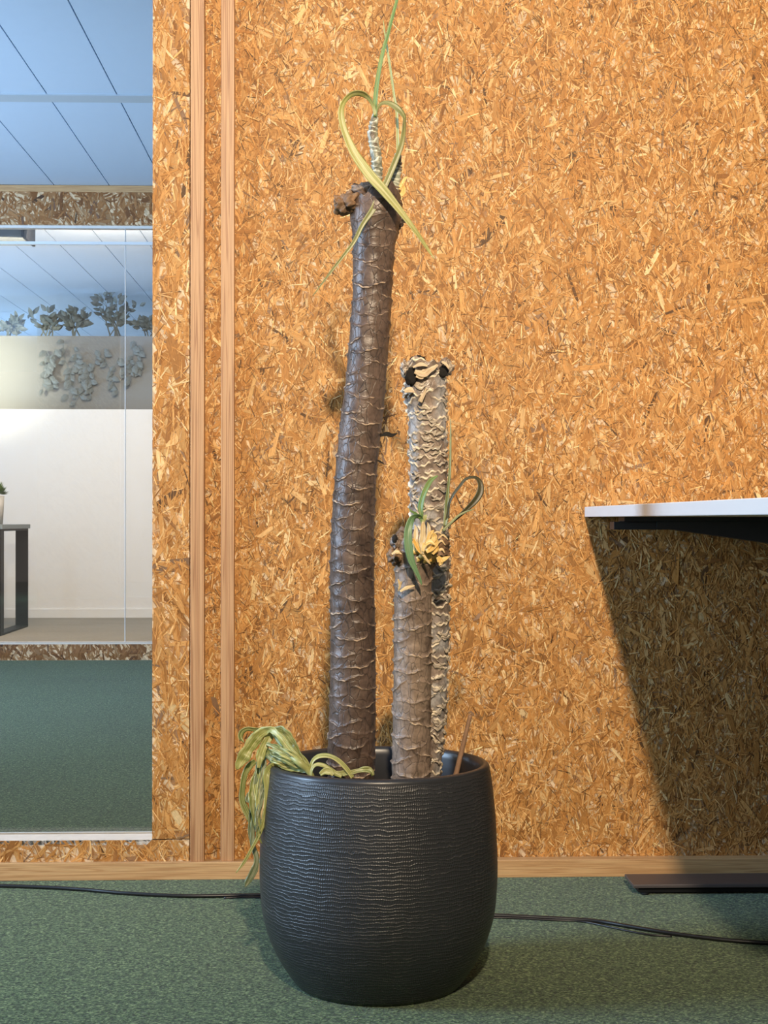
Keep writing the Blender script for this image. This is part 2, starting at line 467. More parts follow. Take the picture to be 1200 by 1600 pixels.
def strands(x0, x1, z0, z1, y, spec, thick=.0016, seed=1, pw=PW, tint=(1, 1, 1)):
    r = np.random.default_rng(seed)
    Vs, UVs, Cs, Fs = [], [], [], []
    base = 0
    A = (x1 - x0) * (z1 - z0)
    for (cover, L0, L1, W0, W1, h0, h1, bright) in spec:
        n = int(cover * A / ((L0 + L1) / 2 * (W0 + W1) / 2))
        cx = r.uniform(x0, x1, n); cz = r.uniform(z0, z1, n)
        L = r.uniform(L0, L1, n) / 2; W = r.uniform(W0, W1, n) / 2 * r.uniform(.6, 1.2, n)
        vert = r.random(n) < .62
        ang = np.where(vert, PI / 2 + r.normal(0, .55, n), r.uniform(0, PI, n))
        # hexagonal chip with uneven ends
        u = np.stack([-L * r.uniform(.75, 1, n), -L * r.uniform(.3, .9, n), L * r.uniform(.4, .95, n), L * r.uniform(.8, 1, n), L * r.uniform(.5, .95, n), -L * r.uniform(.5, .95, n)], 1)
        v = np.stack([W * r.uniform(-.7, .7, n), -W * r.uniform(.7, 1, n), -W * r.uniform(.6, 1, n), W * r.uniform(-.6, .6, n), W * r.uniform(.7, 1, n), W * r.uniform(.6, 1, n)], 1)
        bend = r.normal(0, .06, n)[:, None] * u * u / L[:, None]
        ca, sa = np.cos(ang)[:, None], np.sin(ang)[:, None]
        X = np.clip(cx[:, None] + u * ca - (v + bend) * sa, x0, x1); Z = np.clip(cz[:, None] + u * sa + (v + bend) * ca, z0, z1)
        h = r.uniform(h0, h1, n)[:, None] * thick
        tl = r.normal(0, .018, n)[:, None]; tw = r.normal(0, .05, n)[:, None]
        Y = y - np.clip(h + u * tl + v * tw, .00005, thick * 1.5)
        Vs.append(np.stack([X, Y, Z], 2).reshape(-1, 3))
        ofs = r.uniform(0, 50, (n, 1, 2)); UVs.append((np.stack([u, v], 2) + ofs).reshape(-1, 2))
        ci = r.choice(len(PAL), n, p=pw)
        c = PAL[ci] * np.array([.99, .94, .88]) * r.uniform(.82, 1.15, (n, 1)) * bright
        c = np.c_[np.clip(c * np.array(tint), 0, .9), np.ones(n)]
        Cs.append(np.repeat(c[:, None, :], 6, 1).reshape(-1, 4))
        Fs.append(np.arange(n * 6).reshape(n, 6)[:, ::1] + base); base += n * 6
    return np.vstack(Vs), np.vstack(UVs), np.vstack(Cs), np.vstack(Fs)


def board(name, blist, face, spec, seed, parent=None, thick=.0016, tint=(1, 1, 1)):
    """a board box with its pressed strands joined into the same mesh"""
    V, UV, C, F = strands(*face, spec, thick, seed, PW, tint)
    bv, bf = boxes(blist)
    n = len(bv)
    me_v = np.vstack([np.array(bv, float), V])
    faces = [list(f) for f in bf] + (F + n).tolist()
    uv = np.vstack([np.zeros((n, 2)), UV]); c = np.vstack([np.tile([.36, .18, .065, 1], (n, 1)), C])
    o = mk(name, me_v, faces, M['flake'], parent, origin=(blist[0][0], blist[0][2], blist[0][4]) if parent is None else None, uv=uv, acol=c)
    o.data.materials.append(M['osb'])
    mi = np.zeros(len(faces), dtype=np.int32); mi[:len(bf)] = 1
    o.data.polygons.foreach_set('material_index', mi)
    return o


# cover, length range, width range, height range, brightness
SPEC_MAIN = [(1.5, .040, .105, .009, .020, 0.02, .35, .98), (1.1, .026, .070, .0035, .009, .2, .7, 1.02),
             (1.1, .014, .045, .0015, .0040, .4, .95, 1.06), (.13, .03, .085, .006, .015, .75, 1.0, 1.05), (.20, .010, .040, .0010, .0024, .7, 1.2, 1.25), (.13, .006, .028, .0008, .0020, .8, 1.1, .42)]
SPEC_COARSE = [(1.6, .07, .14, .012, .028, 0.02, .4, .98), (.8, .04, .10, .005, .012, .3, .8, 1.0),
               (.9, .016, .05, .0016, .0045, .5, 1.0, 1.05), (.2, .015, .045, .0012, .003, .8, 1.2, 1.2)]
SPEC_FAR = [(1.6, .05, .12, .012, .026, 0.02, .5, .95), (1.0, .03, .07, .005, .012, .4, 1.0, 1.0)]

XJ = -0.361                     # right jamb of the interior window
o = board('wall_back', [(XJ, 2.2, 0, .10, 0, 2.5), (-2.4, XJ, 0, .10, 0, .064), (-2.4, -1.75, 0, .10, .0765, 2.5), (-1.75, XJ, 0, .10, 2.2, 2.5)],
          (-.30, 1.30, .03, 2.05, 0.0), SPEC_MAIN, 11); struct(o)
o = board('trim_1', [(XJ, -.289, -.018, 0, .0775, 2.2)], (XJ, -.289, .0775, 2.0, -.018), SPEC_COARSE, 21); struct(o)
o = board('trim_2', [(-1.75, -.289, -.018, 0, .034, .0755)], (-1.3, -.289, .034, .0755, -.018), SPEC_COARSE, 22); struct(o)
xa = PY(297.5, 800, -.025).x; xb = PY(319, 800, -.025).x
box('trim_3', (xa, xb, -.025, -.0005, .034, 2.4), M['pine_v'], bevel=.001)['kind'] = 'structure'
xa = PY(345, 800, -.022).x; xb = PY(366, 800, -.022).x
box('trim_4', (xa, xb, -.022, -.0005, .034, 2.4), M['pine_v'], bevel=.001)['kind'] = 'structure'
box('baseboard_back', (-2.4, 2.2, -.030, -.0002, .0, .034), M['pine_h'], bevel=.001)['kind'] = 'structure'

# floor, ceiling
struct(mk('floor', [(-5, -5, 0), (3.5, -5, 0), (3.5, 4.72, 0), (-5, 4.72, 0)], [[0, 1, 2, 3]], M['carpet'], origin=(0, 0, 0)))
struct(mk('floor.001', [(-7, 4.72, 0.002), (3.5, 4.72, 0.002), (3.5, 11.2, 0.002), (-7, 11.2, 0.002)], [[0, 1, 2, 3]], M['beige'], origin=(0, 4.72, 0.002)))
pan = []
sp_ = .2735; xk = -1.139
k = -14
while xk + k * sp_ < 3.4:
    xs = xk + k * sp_
    for (ya, yb) in ((-5, -1.6), (-1.6, 0), (.10, 3.02), (3.12, 4.70), (4.78, 11.0)):
        pan.append((xs + .0025, xs + sp_ - .0025, ya, yb, 2.37, 2.385))
    k += 1
V, F = boxes(pan); o = mk('ceiling', V, F, M['ceil'], origin=(0, 0, 2.37)); struct(o)
box('ceiling.001', (-5.2, 3.6, -5, 11.2, 2.387, 2.42), M['ceilgap'])['kind'] = 'structure'
box('trim_5', (-5, 3.4, 3.02, 3.12, 2.364, 2.386), M['ceilbar'])['kind'] = 'structure'

# interior window
box('window_1', [(-1.75, XJ, -.018, .06, .066, .0765)], M['sill'])['kind'] = 'structure'
wn = bpy.data.objects['window_1']
box('glass', (-1.745, XJ - .003, .038, .046, .0765, 2.2), M['glass'], wn)
box('window_frame', [(XJ - .0045, XJ, .030, .056, .0765, 2.2), (-1.75, XJ, .030, .056, 2.18, 2.2), (-1.75, -1.745, .030, .056, .0765, 2.2), (-1.745, XJ - .0045, .048, .056, .0765, .0775)], M['alu'], wn)

# glass partition of the meeting room
GY = 4.67
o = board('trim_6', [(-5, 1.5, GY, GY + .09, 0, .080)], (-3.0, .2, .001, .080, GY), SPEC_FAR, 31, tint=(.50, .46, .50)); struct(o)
box('trim_7', (-5, 1.5, GY - .004, GY + .094, .080, .088), M['sill'])['kind'] = 'structure'
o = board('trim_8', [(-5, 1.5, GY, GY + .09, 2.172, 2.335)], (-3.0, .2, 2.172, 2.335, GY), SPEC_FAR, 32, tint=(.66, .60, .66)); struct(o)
box('trim_9', (-5, 1.5, GY - .006, GY + .094, 2.335, 2.368), M['pine_h'])['kind'] = 'structure'
xjn = PY(195.5, 700, GY + .04).x
w2 = box('window_2', [(-5, 1.5, GY + .02, GY + .07, 2.160, 2.172)], M['alu']); struct(w2)
box('glass', (-5, xjn - .0018, GY + .04, GY + .05, .088, 2.160), M['glass2'], w2)
box('glass', (xjn + .0018, 1.5, GY + .04, GY + .05, .088, 2.160), M['glass2'], w2)
box('glass_joint', (xjn - .0018, xjn + .0018, GY + .038, GY + .052, .088, 2.160), M['alu'], w2)
struct(box('trim_10', (-5, 1.5, GY + .012, GY + .034, 2.076, 2.090), M['alu']))

# meeting room beyond: half-height divider, back wall
DY = 8.0
struct(box('wall_divider', (-6, 2.5, DY, DY + .12, 0, 1.49), M['white']))
struct(box('wall_reflection', (-6, 2.5, DY + .14, DY + .50, 1.40, 2.03), M['bluegrey']))  # solid panel standing in for the blue-grey band reflected in the glass
struct(box('baseboard_divider', (-6, 2.5, DY - .015, DY, .002, .062), M['white']))
struct(box('wall_far', (-7, 3.5, 11.0, 11.1, 0, 2.37), M['white']))

# ------------------------------------------------------------------ far things seen through the glass, and reflections in it built solid
fx = PY(38, 365, 5.4)
t = empty('ceiling_unit', (fx.x - .30, 5.55, 2.37), 'grey boxy ceiling unit hanging behind the beam at the far left', 'ceiling unit')
zb = PY(20, 369, 5.4).z
box('housing', (fx.x - .6, fx.x - .015, 5.4, 5.7, zb, 2.37), M['fixture'], t, bevel=.01)
box('end_panel', (fx.x - .0149, fx.x, 5.395, 5.705, zb - .003, 2.37), M['blackmetal'], t)

# table behind the partition
TX = -2.018; yN, yF = 6.25, 7.07
t = empty('side_table', (TX - .5, (yN + yF) / 2, 0), 'black metal frame table with loop legs behind the glass partition', 'table')
zt = PY(30, 819, yF).z
box('tabletop', (TX - 1.3, TX + .012, yN - .01, yF + .01, zt - .028, zt), M['fixture'], t, bevel=.003)
for xq in (TX, TX - 1.2):
    V, F = boxes([(xq - .006, xq, yF - .0, yF + .08, .002, zt - .028)])
    lg = box('leg_frame', [(xq - .006, xq, yN, yN + .09, .002, zt - .028), (xq - .08, xq, yF - .012, yF, .002, zt - .028),
                           (xq - .08, xq, yN + .09, yF - .012, .002, .014), (xq - .08, xq, yN + .09, yF - .012, zt - .040, zt - .028)], M['blackmetal'], t)
# small succulent in a grey pot on it
pp = PY(-3, 818, yN + .15)
px_ = pp.x
t = empty('potted_succulent', (px_, yN + .15, zt), 'small bushy green succulent in a grey pot on the black table', 'plant')


def lathe(name, prof, cx, cy, mat, parent=None, seg=64, jit=None, **k):
    V, F = [], []
    for (r, z) in prof:
        for j in range(seg):
            a = 2 * PI * j / seg; V.append((cx + r * math.cos(a), cy + r * math.sin(a), z))
    for i in range(len(prof) - 1):
        for j in range(seg):
            F.append([i * seg + j, i * seg + (j + 1) % seg, (i + 1) * seg + (j + 1) % seg, (i + 1) * seg + j])
    F.append(list(range(seg))[::-1]); F.append([(len(prof) - 1) * seg + j for j in range(seg)])
    return mk(name, np.array(V), F, mat, parent, smooth=True, **k)


lathe('pot', [(.028, zt), (.034, zt + .10), (.037, zt + .175), (.033, zt + .175), (.031, zt + .16)], px_, yN + .15, M['grey'], t, 24)
V, F = [], []
for i in range(160):
    a = random.uniform(0, 2 * PI); e = random.uniform(.0, 1.45); L = random.uniform(.035, .068)
    d = Vector((math.cos(a) * math.cos(e), math.sin(a) * math.cos(e), math.sin(e))); c0 = Vector((px_, yN + .15, zt + .185)) + d * .015
    s = d.cross(Vector((0, 0, 1))).normalized() * .007; u = d.cross(s).normalized() * .003
    n = len(V); V += [c0 - s * .4, c0 + d * L * .6 - s, c0 + d * L, c0 + d * L * .6 + s, c0 + d * L * .5 + u]
    F += [[n, n + 1, n + 4], [n + 1, n + 2, n + 4], [n + 2, n + 3, n + 4], [n + 3, n, n + 4], [n, n + 3, n + 2, n + 1]]
mk('foliage', V, F, M['far_green'], t)

# plants mirrored in the partition glass, built as solid plants on the panel
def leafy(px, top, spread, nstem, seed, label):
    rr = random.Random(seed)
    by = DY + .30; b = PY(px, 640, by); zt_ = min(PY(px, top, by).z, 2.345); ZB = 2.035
    t = empty('reflected_plant', (b.x, by, ZB), label, 'plant', 'reflected leafy plants, built solid in a row behind the glass partition')
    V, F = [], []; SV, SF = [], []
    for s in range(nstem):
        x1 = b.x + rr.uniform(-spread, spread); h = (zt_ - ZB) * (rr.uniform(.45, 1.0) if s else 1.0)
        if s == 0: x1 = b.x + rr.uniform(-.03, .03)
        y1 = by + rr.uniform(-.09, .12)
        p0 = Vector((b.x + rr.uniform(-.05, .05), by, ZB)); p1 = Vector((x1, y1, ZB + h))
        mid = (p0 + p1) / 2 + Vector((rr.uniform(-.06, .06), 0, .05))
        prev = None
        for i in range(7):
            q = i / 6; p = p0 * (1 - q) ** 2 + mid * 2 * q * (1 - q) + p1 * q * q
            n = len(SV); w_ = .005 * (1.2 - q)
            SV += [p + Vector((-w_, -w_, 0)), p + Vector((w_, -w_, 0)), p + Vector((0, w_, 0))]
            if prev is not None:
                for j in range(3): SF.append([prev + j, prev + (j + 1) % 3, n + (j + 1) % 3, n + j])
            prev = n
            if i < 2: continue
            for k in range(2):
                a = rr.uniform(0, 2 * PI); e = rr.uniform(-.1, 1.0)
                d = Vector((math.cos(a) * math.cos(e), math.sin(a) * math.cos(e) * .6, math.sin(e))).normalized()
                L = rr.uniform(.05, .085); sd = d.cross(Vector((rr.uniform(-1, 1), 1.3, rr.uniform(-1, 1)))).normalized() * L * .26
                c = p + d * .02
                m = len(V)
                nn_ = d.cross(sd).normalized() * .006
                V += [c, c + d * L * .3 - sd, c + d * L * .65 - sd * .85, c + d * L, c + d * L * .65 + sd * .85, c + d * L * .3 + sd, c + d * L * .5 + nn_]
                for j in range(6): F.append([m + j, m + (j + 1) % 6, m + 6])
    mk('foliage', V, F, M['reflected_leaf'], t); mk('stem', SV, SF, M['reflected_leaf'], t)


leafy(20, 500, .16, 6, 1, 'reflection of a low spreading leafy plant, built solid at the left edge of the window, behind the glass partition')
leafy(72, 492, .12, 6, 2, 'reflection of a broad leafy plant, built solid behind the glass partition above the black table')
leafy(120, 488, .10, 6, 6, 'reflection of a pointed dark leafy plant, built solid in the middle of the row behind the glass partition')
leafy(180, 462, .17, 7, 3, 'reflection of the tallest branching leafy plant, built solid beside the vertical glass joint')
leafy(236, 500, .13, 7, 5, 'reflection of a dense low leafy plant, built solid beside the wooden window casing, behind the glass partition')


def trailing(px, bottom, spread, nst, seed, label):  # hanging leaves built solid in place of their reflection in the glass
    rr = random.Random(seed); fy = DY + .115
    b = PY(px, 560, fy); t = empty('reflected_trailing_plant', (b.x, fy, 1.5), label, 'plant', 'reflected trailing plants, built solid in front of the grey panel')
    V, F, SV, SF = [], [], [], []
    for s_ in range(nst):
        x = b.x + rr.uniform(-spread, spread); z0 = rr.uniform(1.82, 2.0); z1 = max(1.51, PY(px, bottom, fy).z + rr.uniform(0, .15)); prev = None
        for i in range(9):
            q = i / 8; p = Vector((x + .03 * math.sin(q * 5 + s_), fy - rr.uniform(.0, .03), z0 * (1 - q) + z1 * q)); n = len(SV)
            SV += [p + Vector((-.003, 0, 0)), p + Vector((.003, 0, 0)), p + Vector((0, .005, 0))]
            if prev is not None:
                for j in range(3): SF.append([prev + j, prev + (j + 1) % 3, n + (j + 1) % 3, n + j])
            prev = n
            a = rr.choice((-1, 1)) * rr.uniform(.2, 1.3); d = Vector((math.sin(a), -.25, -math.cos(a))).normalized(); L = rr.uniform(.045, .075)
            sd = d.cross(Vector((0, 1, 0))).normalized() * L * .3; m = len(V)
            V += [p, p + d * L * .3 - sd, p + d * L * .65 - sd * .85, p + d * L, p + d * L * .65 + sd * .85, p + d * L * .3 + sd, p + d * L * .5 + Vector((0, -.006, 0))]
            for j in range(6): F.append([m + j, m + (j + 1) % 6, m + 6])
    mk('foliage', V, F, M['reflected_trail'], t); mk('stem', SV, SF, M['reflected_trail'], t)


trailing(88, 620, .13, 5, 3, 'reflection of a pale trailing plant, built solid on the grey panel left of centre behind the glass partition')
trailing(150, 632, .15, 6, 4, 'reflection of a pale trailing plant, built solid on the grey panel just left of the glass joint')
trailing(222, 600, .10, 3, 8, 'reflection of a pale trailing plant, built solid on the grey panel right of the glass joint')

# ------------------------------------------------------------------ desk
Xd = PY(913, 800, 0).x
zT, zB = .7256, .7056
t = empty('desk', (Xd + .4, -.82, 0), 'white desk with black metal underframe standing end-on against the wall', 'desk')
o = box('tabletop', (Xd, Xd + .80, -1.62, -.003, zB, zT), M['laminate'], t, bevel=.0012)
xs = PY(956, 820, -.14).x
for (yy, nm) in ((-.14, 1), (-1.45, 2)):
    box('crossbar', [(xs, Xd + .76, yy - .022, yy + .022, .6815, .6965), (xs + .018, Xd + .70, yy - .03, yy + .03, .6964, .7054)], M['black'], t, bevel=.001)
    xm = xs + .08; cx = Xd + .40
    V = [(xm, yy - .028, .686), (cx, yy - .028, .645), (cx + .322, yy - .028, .686), (xm, yy + .028, .686), (cx, yy + .028, .645), (cx + .322, yy + .028, .686),
         (xm, yy - .028, .6964), (cx + .322, yy - .028, .6964), (xm, yy + .028, .6964), (cx + .322, yy + .028, .6964)]
    F = [[0, 1, 2, 7, 6], [3, 8, 9, 5, 4], [0, 3, 4, 1], [1, 4, 5, 2], [6, 7, 9, 8], [0, 6, 8, 3], [2, 5, 9, 7]]
    mk('bracket', V, F, M['black'], t)
    box('column', [(cx - .04, cx + .04, yy - .03, yy + .03, .30, .66), (cx - .034, cx + .034, yy - .025, yy + .025, .019, .30)], M['black'], t, bevel=.003)
    box('foot', (.551, .551 + (cx - .551) * 2, yy - .042, yy + .046, .0135, .0205), M['footmetal'], t, bevel=.0015)
    box('foot_channel', (.562, .540 + (cx - .551) * 2, yy - .034, yy + .038, .004, .0136), M['blackmetal'], t)
    for gx in (.575, .527 + (cx - .551) * 2):
        lathe('glide', [(.008, .0), (.009, .003), (.006, .0042)], gx, yy - .030, M['blackmetal'], t, 16)
box('rail', (cx - .02, cx + .02, -1.42, -.17, .665, .70), M['black'], t, bevel=.002)

# ------------------------------------------------------------------ cables on the floor
CR = .0036


def cable(name, pts, r, label):
    P = [PZ(a, b, r) for a, b in pts]
    o = tube(name, P, r, M['cable'], None, 12, len(pts) * 14); tagp(o, label, 'cable', )
    return o


cable('power_cable', [(-160, 1379), (-40, 1383), (60, 1386), (130, 1390), (200, 1396), (290, 1400), (380, 1399), (440, 1399), (520, 1406), (620, 1420), (720, 1428), (790, 1431), (870, 1435), (930, 1439),
                      (980, 1447), (1040, 1457), (1100, 1465), (1160, 1471), (1230, 1474), (1340, 1474)], .0036,
      'thick black power cable lying across the green carpet behind the pot')
cable('thin_cable', [(350, 1403), (390, 1402), (440, 1404), (520, 1412), (620, 1425), (720, 1433), (790, 1434), (860, 1437.5), (910, 1440), (960, 1450), (1010, 1460), (1050, 1463)], .0018,
      'thin black wire running close along the thick power cable on the carpet')

# ------------------------------------------------------------------ pot
PYc = -.70
pc = PY(591.5, 1190, PYc); PX = pc.x
POT = Vector((PX, PYc, 0))
t = empty('plant_pot', POT, 'large dark grey barrel pot with fine ribbed texture standing on the green carpet', 'plant pot')
# (pixel row at the silhouette plane, half width in px)
sil = [(1209, 173), (1222, 175.5), (1250, 179), (1290, 182.5), (1330, 184.5), (1365, 185.5), (1400, 184.5), (1440, 180.5), (1475, 171), (1505, 158), (1530, 143), (1547, 131), (1553, 124)]
dep = PYc - CAM.y
prof = []
for (yy, hw) in sil:
    prof.append((hw * dep / FPX, 0))
# heights: rim 0.333, spread by silhouette rows
zr = [PY(591.5, yy, PYc).z for (yy, hw) in sil]
z_top = .333; zr0 = zr[0]; z_bot = zr[-1]
outer = [(prof[i][0], max(0.0, (zr[i] - z_bot) * (z_top - .0065) / (zr0 - z_bot))) for i in range(len(sil))]
outer = outer[::-1]
op = smooth_path(np.array([(r, 0, z) for r, z in outer]), 90)
pl = [(float(a[0]), float(a[2])) for a in op]
pl = [(pl[0][0] - .010, 0.0)] + [(pl[0][0] - .003, .0006)] + pl[1:]
rt = pl[-1][0]
ncut = len(pl)
rim = [(rt + .0001, .3275), (rt - .0010, .3305), (rt - .0042, .3330), (rt - .008, .3335), (rt - .0115, .3318), (rt - .0140, .328), (rt - .0148, .320), (rt - .0148, .29), (rt - .012, .22), (rt - .010, .16)]
pl += rim
seg = 160
V, UV, TX_ = [], [], []
arc = 0; prev = pl[0]
for i, (r, z) in enumerate(pl):
    arc += math.hypot(r - prev[0], z - prev[1]); prev = (r, z)
    for j in range(seg + 1):
        a = 2 * PI * j / seg + PI / 2
        V.append((PX + r * math.cos(a), PYc + r * math.sin(a), z)); UV.append((j / seg * 2 * PI * .18, arc))
        tz = 1.0 if .006 < z < .3262 and i < ncut else 0.0
        TX_.append(tz)
F = []
for i in range(len(pl) - 1):
    for j in range(seg):
        F.append([i * (seg + 1) + j, i * (seg + 1) + j + 1, (i + 1) * (seg + 1) + j + 1, (i + 1) * (seg + 1) + j])
mk('pot_shell', np.array(V), F, pot_mat(), t, smooth=True, uv=UV, attrs={'textured': TX_})
mk('pot_base', [(PX + (pl[0][0] + .001) * math.cos(2 * PI * j / 64), PYc + (pl[0][0] + .001) * math.sin(2 * PI * j / 64), .0003) for j in range(64)], [list(range(64))[::-1]], M['black'], t)
# soil bed
V, F = [], []
nr, ns = 20, 72
for i in range(nr + 1):
    for j in range(ns):
        r = (rt - .0135) * i / nr; a = 2 * PI * j / ns
        x, y = PX + r * math.cos(a), PYc + r * math.sin(a)
        V.append((x, y, .262 + .010 * mn.noise(Vector((x * 30, y * 30, 1))) + .005 * mn.noise(Vector((x * 90, y * 90, 4)))))
for i in range(nr):
    for j in range(ns): F.append([i * ns + j, i * ns + (j + 1) % ns, (i + 1) * ns + (j + 1) % ns, (i + 1) * ns + j])
mk('soil', np.array(V), F, M['soil'], t, smooth=True)
SOIL = .262

# ------------------------------------------------------------------ cane trunks


def trunk(name, rows, yc, mat, parent, dz=.0095, lip=.0018, shelf=.0016, w=1.35, sag=.010, seed=3, rough=.0006, topnoise=.006, flat=1.0, nang=200, step=.0011, lipw=.0013, wav=1.0):
    """rows: (py, left px, right px) from bottom to top"""
    r_ = np.random.default_rng(seed)
    pts = []
    for (py, a, b) in rows:
        p = PY((a + b) / 2, py, yc); rr = (b - a) / 2 * (yc - CAM.y) / FPX * .985
        pts.append((p.x, p.z, rr))
    pts = np.array(pts)
    ztop = pts[-1, 1]; zbot = SOIL - .02
    if pts[0, 1] > zbot: pts = np.vstack([[pts[0, 0], zbot, pts[0, 2]], pts])
    n = int((ztop - zbot) / step)
    z = np.linspace(zbot, ztop, n)
    # smooth interpolation
    S = smooth_path(np.c_[pts[:, 0], pts[:, 1], np.zeros(len(pts)), pts[:, 2]], 800)
    cx = np.interp(z, S[:, 1], S[:, 0]); cr = np.interp(z, S[:, 1], S[:, 3])
    th = np.arange(nang) * 2 * PI / nang
    TH, Z = np.meshgrid(th, z)
    H = np.zeros_like(Z); RD = np.zeros_like(Z)
    ns = int((ztop - zbot) / dz) + 3
    for i in range(ns):
        zc = zbot + i * dz + r_.normal(0, dz * .22); tc = (i * 2.39996 + r_.normal(0, .14)) % (2 * PI)
        ww = w * r_.uniform(.8, 1.15); sg = sag * r_.uniform(.5, 1.5); tilt = r_.normal(0, .0028)
        i0 = max(0, int((zc - .03 - zbot) / step)); i1 = min(n, int((zc + .03 - zbot) / step))
        if i1 <= i0: continue
        D = (TH[i0:i1] - tc + PI) % (2 * PI) - PI
        k = np.clip(1 - (np.abs(D) / ww) ** 4, 0, 1)
        ph = r_.uniform(0, 6)
        zl = zc + sg * (np.abs(D) / ww) ** 1.5 - sg * .4 + tilt * D + wav * (.0011 * np.sin(D * 6 + ph) + .0006 * np.sin(D * 17 + ph * 3))
        tt = Z[i0:i1] - zl
        amp = r_.uniform(.55, 1.25) * (0.75 + .45 * np.sin(D * 5 + ph * 2) * np.sin(D * 11 + ph))
        lp = np.exp(-(tt / lipw) ** 2) * amp
        sh = np.where(tt < 0, np.exp(tt / .007), np.exp(-tt / .0015))
        H[i0:i1] = np.maximum(H[i0:i1], k * (lip * lp + shelf * sh))
        RD[i0:i1] = np.maximum(RD[i0:i1], k * lp)
    lf = np.zeros_like(Z)
    for q in range(14):
        kx = r_.integers(1, 9); kz = r_.uniform(20, 260); p = r_.uniform(0, 6.3)
        lf += np.sin(kx * TH + kz * Z + p) * np.cos(r_.integers(1, 7) * TH - kz * .6 * Z + p * 2)
    lf /= 5
    Rr = cr[:, None] - lip * .6 + H + rough * lf
    # ragged top
    tp = np.clip((Z - (ztop - .03)) / .03, 0, 1)
    zz = Z + tp * topnoise * (np.sin(3 * TH + seed) + .6 * np.sin(7 * TH + 1.3 * seed) + .4 * np.sin(13 * TH))
    X = cx[:, None] + Rr * np.cos(TH); Y = yc + Rr * np.sin(TH) * flat
    V = np.stack([X, Y, zz], 2).reshape(-1, 3)
    UVv = np.stack([TH * .036, Z], 2).reshape(-1, 2)
    i = np.arange(n - 1)[:, None]; j = np.arange(nang)[None, :]
    F = np.stack([i * nang + j, i * nang + (j + 1) % nang, (i + 1) * nang + (j + 1) % nang, (i + 1) * nang + j], 2).reshape(-1, 4)
    # top cap as inward rings (quads)
    caps = [V]; uvs = [UVv]; rds = [RD.reshape(-1)]; fs = [F]
    last = (n - 1) * nang; lastV = V[last:last + nang]; c0 = lastV.mean(0)
    base = n * nang
    for q, (s, dzq) in enumerate(((.82, -.001), (.6, -.006), (.35, -.008), (.06, -.009))):
        ring = c0 + (lastV - c0) * s; ring[:, 2] = lastV[:, 2] * s + c0[2] * (1 - s) + dzq + r_.normal(0, .0008, nang)
        caps.append(ring); uvs.append(UVv[last:last + nang]); rds.append(np.full(nang, .2))
        jj = np.arange(nang); pb = last if q == 0 else base + (q - 1) * nang
        fs.append(np.stack([pb + jj, pb + (jj + 1) % nang, base + q * nang + (jj + 1) % nang, base + q * nang + jj], 1))
    return mk(name, np.vstack(caps), np.vstack(fs), mat, parent, smooth=True, uv=np.vstack(uvs), attrs={'ridge': np.concatenate(rds)})


def blob(name, c, r, mat, parent, seed=0, amp=.25, freq=3.0, sub=4, rot=(0, 0, 0)):
    import bmesh
    bm = bmesh.new(); bmesh.ops.create_icosphere(bm, subdivisions=sub, radius=1)
    V = []
    E = Euler(rot).to_matrix()
    for v in bm.verts:
        d = v.co.normalized(); o_ = Vector((seed * 3.1, seed * 1.7, 0))
        k = 1 + amp * mn.noise(d * freq + o_) + amp * .5 * mn.noise(d * freq * 3 + o_) + amp * .25 * abs(mn.noise(d * freq * 8 + o_))
        V.append(Vector(c) + E @ Vector((d.x * r[0] * k, d.y * r[1] * k, d.z * r[2] * k)))
    F = [[v.index for v in f.verts] for f in bm.faces]; bm.free()
    n = len(V)
    return mk(name, V, F, mat, parent, smooth=True, attrs={'ridge': [random.random() * .4 for _ in range(n)]},
              uv=[(v.x, v.z) for v in V])


def leaf(name, pts, wid, yp, mat, parent, roll=0.0, fold=.18, thick=.0005, n=None, crumple=0.0, seed=0, twist=0.0):
    """pts px centreline, wid px full widths, yp world y (number or list)"""
    m = len(pts)
    if isinstance(yp, (int, float)): yp = [yp] * m
    if isinstance(wid, (int, float)): wid = [wid] * m
    if isinstance(roll, (int, float)): roll = [roll] * m
    P = np.array([list(PY(a, b, y)) + [w_ * (y - CAM.y) / FPX / 2, ro] for (a, b), w_, y, ro in zip(pts, wid, yp, roll)])
    n = n or m * 7
    S = smooth_path(P, n)
    C = S[:, :3]; W = np.clip(S[:, 3], .0004, None); RO = S[:, 4]
    T = np.gradient(C, axis=0); T /= np.linalg.norm(T, axis=1)[:, None] + 1e-9
    view = np.array([0, -1, 0.0])
    V, UV, F = [], [], []
    K = 7
    d = 0
    if crumple > .3: W = W * np.array([1 + .38 * mn.noise(Vector((q * n * .13, seed * 2.7, 5.0))) for q in np.linspace(0, 1, n)])
    for i in range(n):
        if i: d += np.linalg.norm(C[i] - C[i - 1])
        s = np.cross(T[i], view); s /= np.linalg.norm(s) + 1e-9
        nn = np.cross(s, T[i])
        a = RO[i] + twist * i / n
        s2 = s * math.cos(a) + nn * math.sin(a); n2 = -s * math.sin(a) + nn * math.cos(a)
        wv = W[i] / max(.35, abs(math.cos(a)))
        for k in range(K):
            q = (k / (K - 1)) * 2 - 1
            h = -fold * wv * (1 - abs(q)) + crumple * wv * mn.noise(Vector((d * 90 + seed * 7, q * 2.3, seed)))
            V.append(C[i] + s2 * wv * q + n2 * h); UV.append((d, q * wv + seed * .37))
    for i in range(n - 1):
        for k in range(K - 1):
            F.append([i * K + k, i * K + k + 1, (i + 1) * K + k + 1, (i + 1) * K + k])
    o = mk(name, np.array(V), F, mat, parent, smooth=True, uv=UV)
    md = o.modifiers.new('thickness', 'SOLIDIFY'); md.thickness = thick; md.offset = 0
    return o


YL, YT, YS = -.70, -.635, -.745

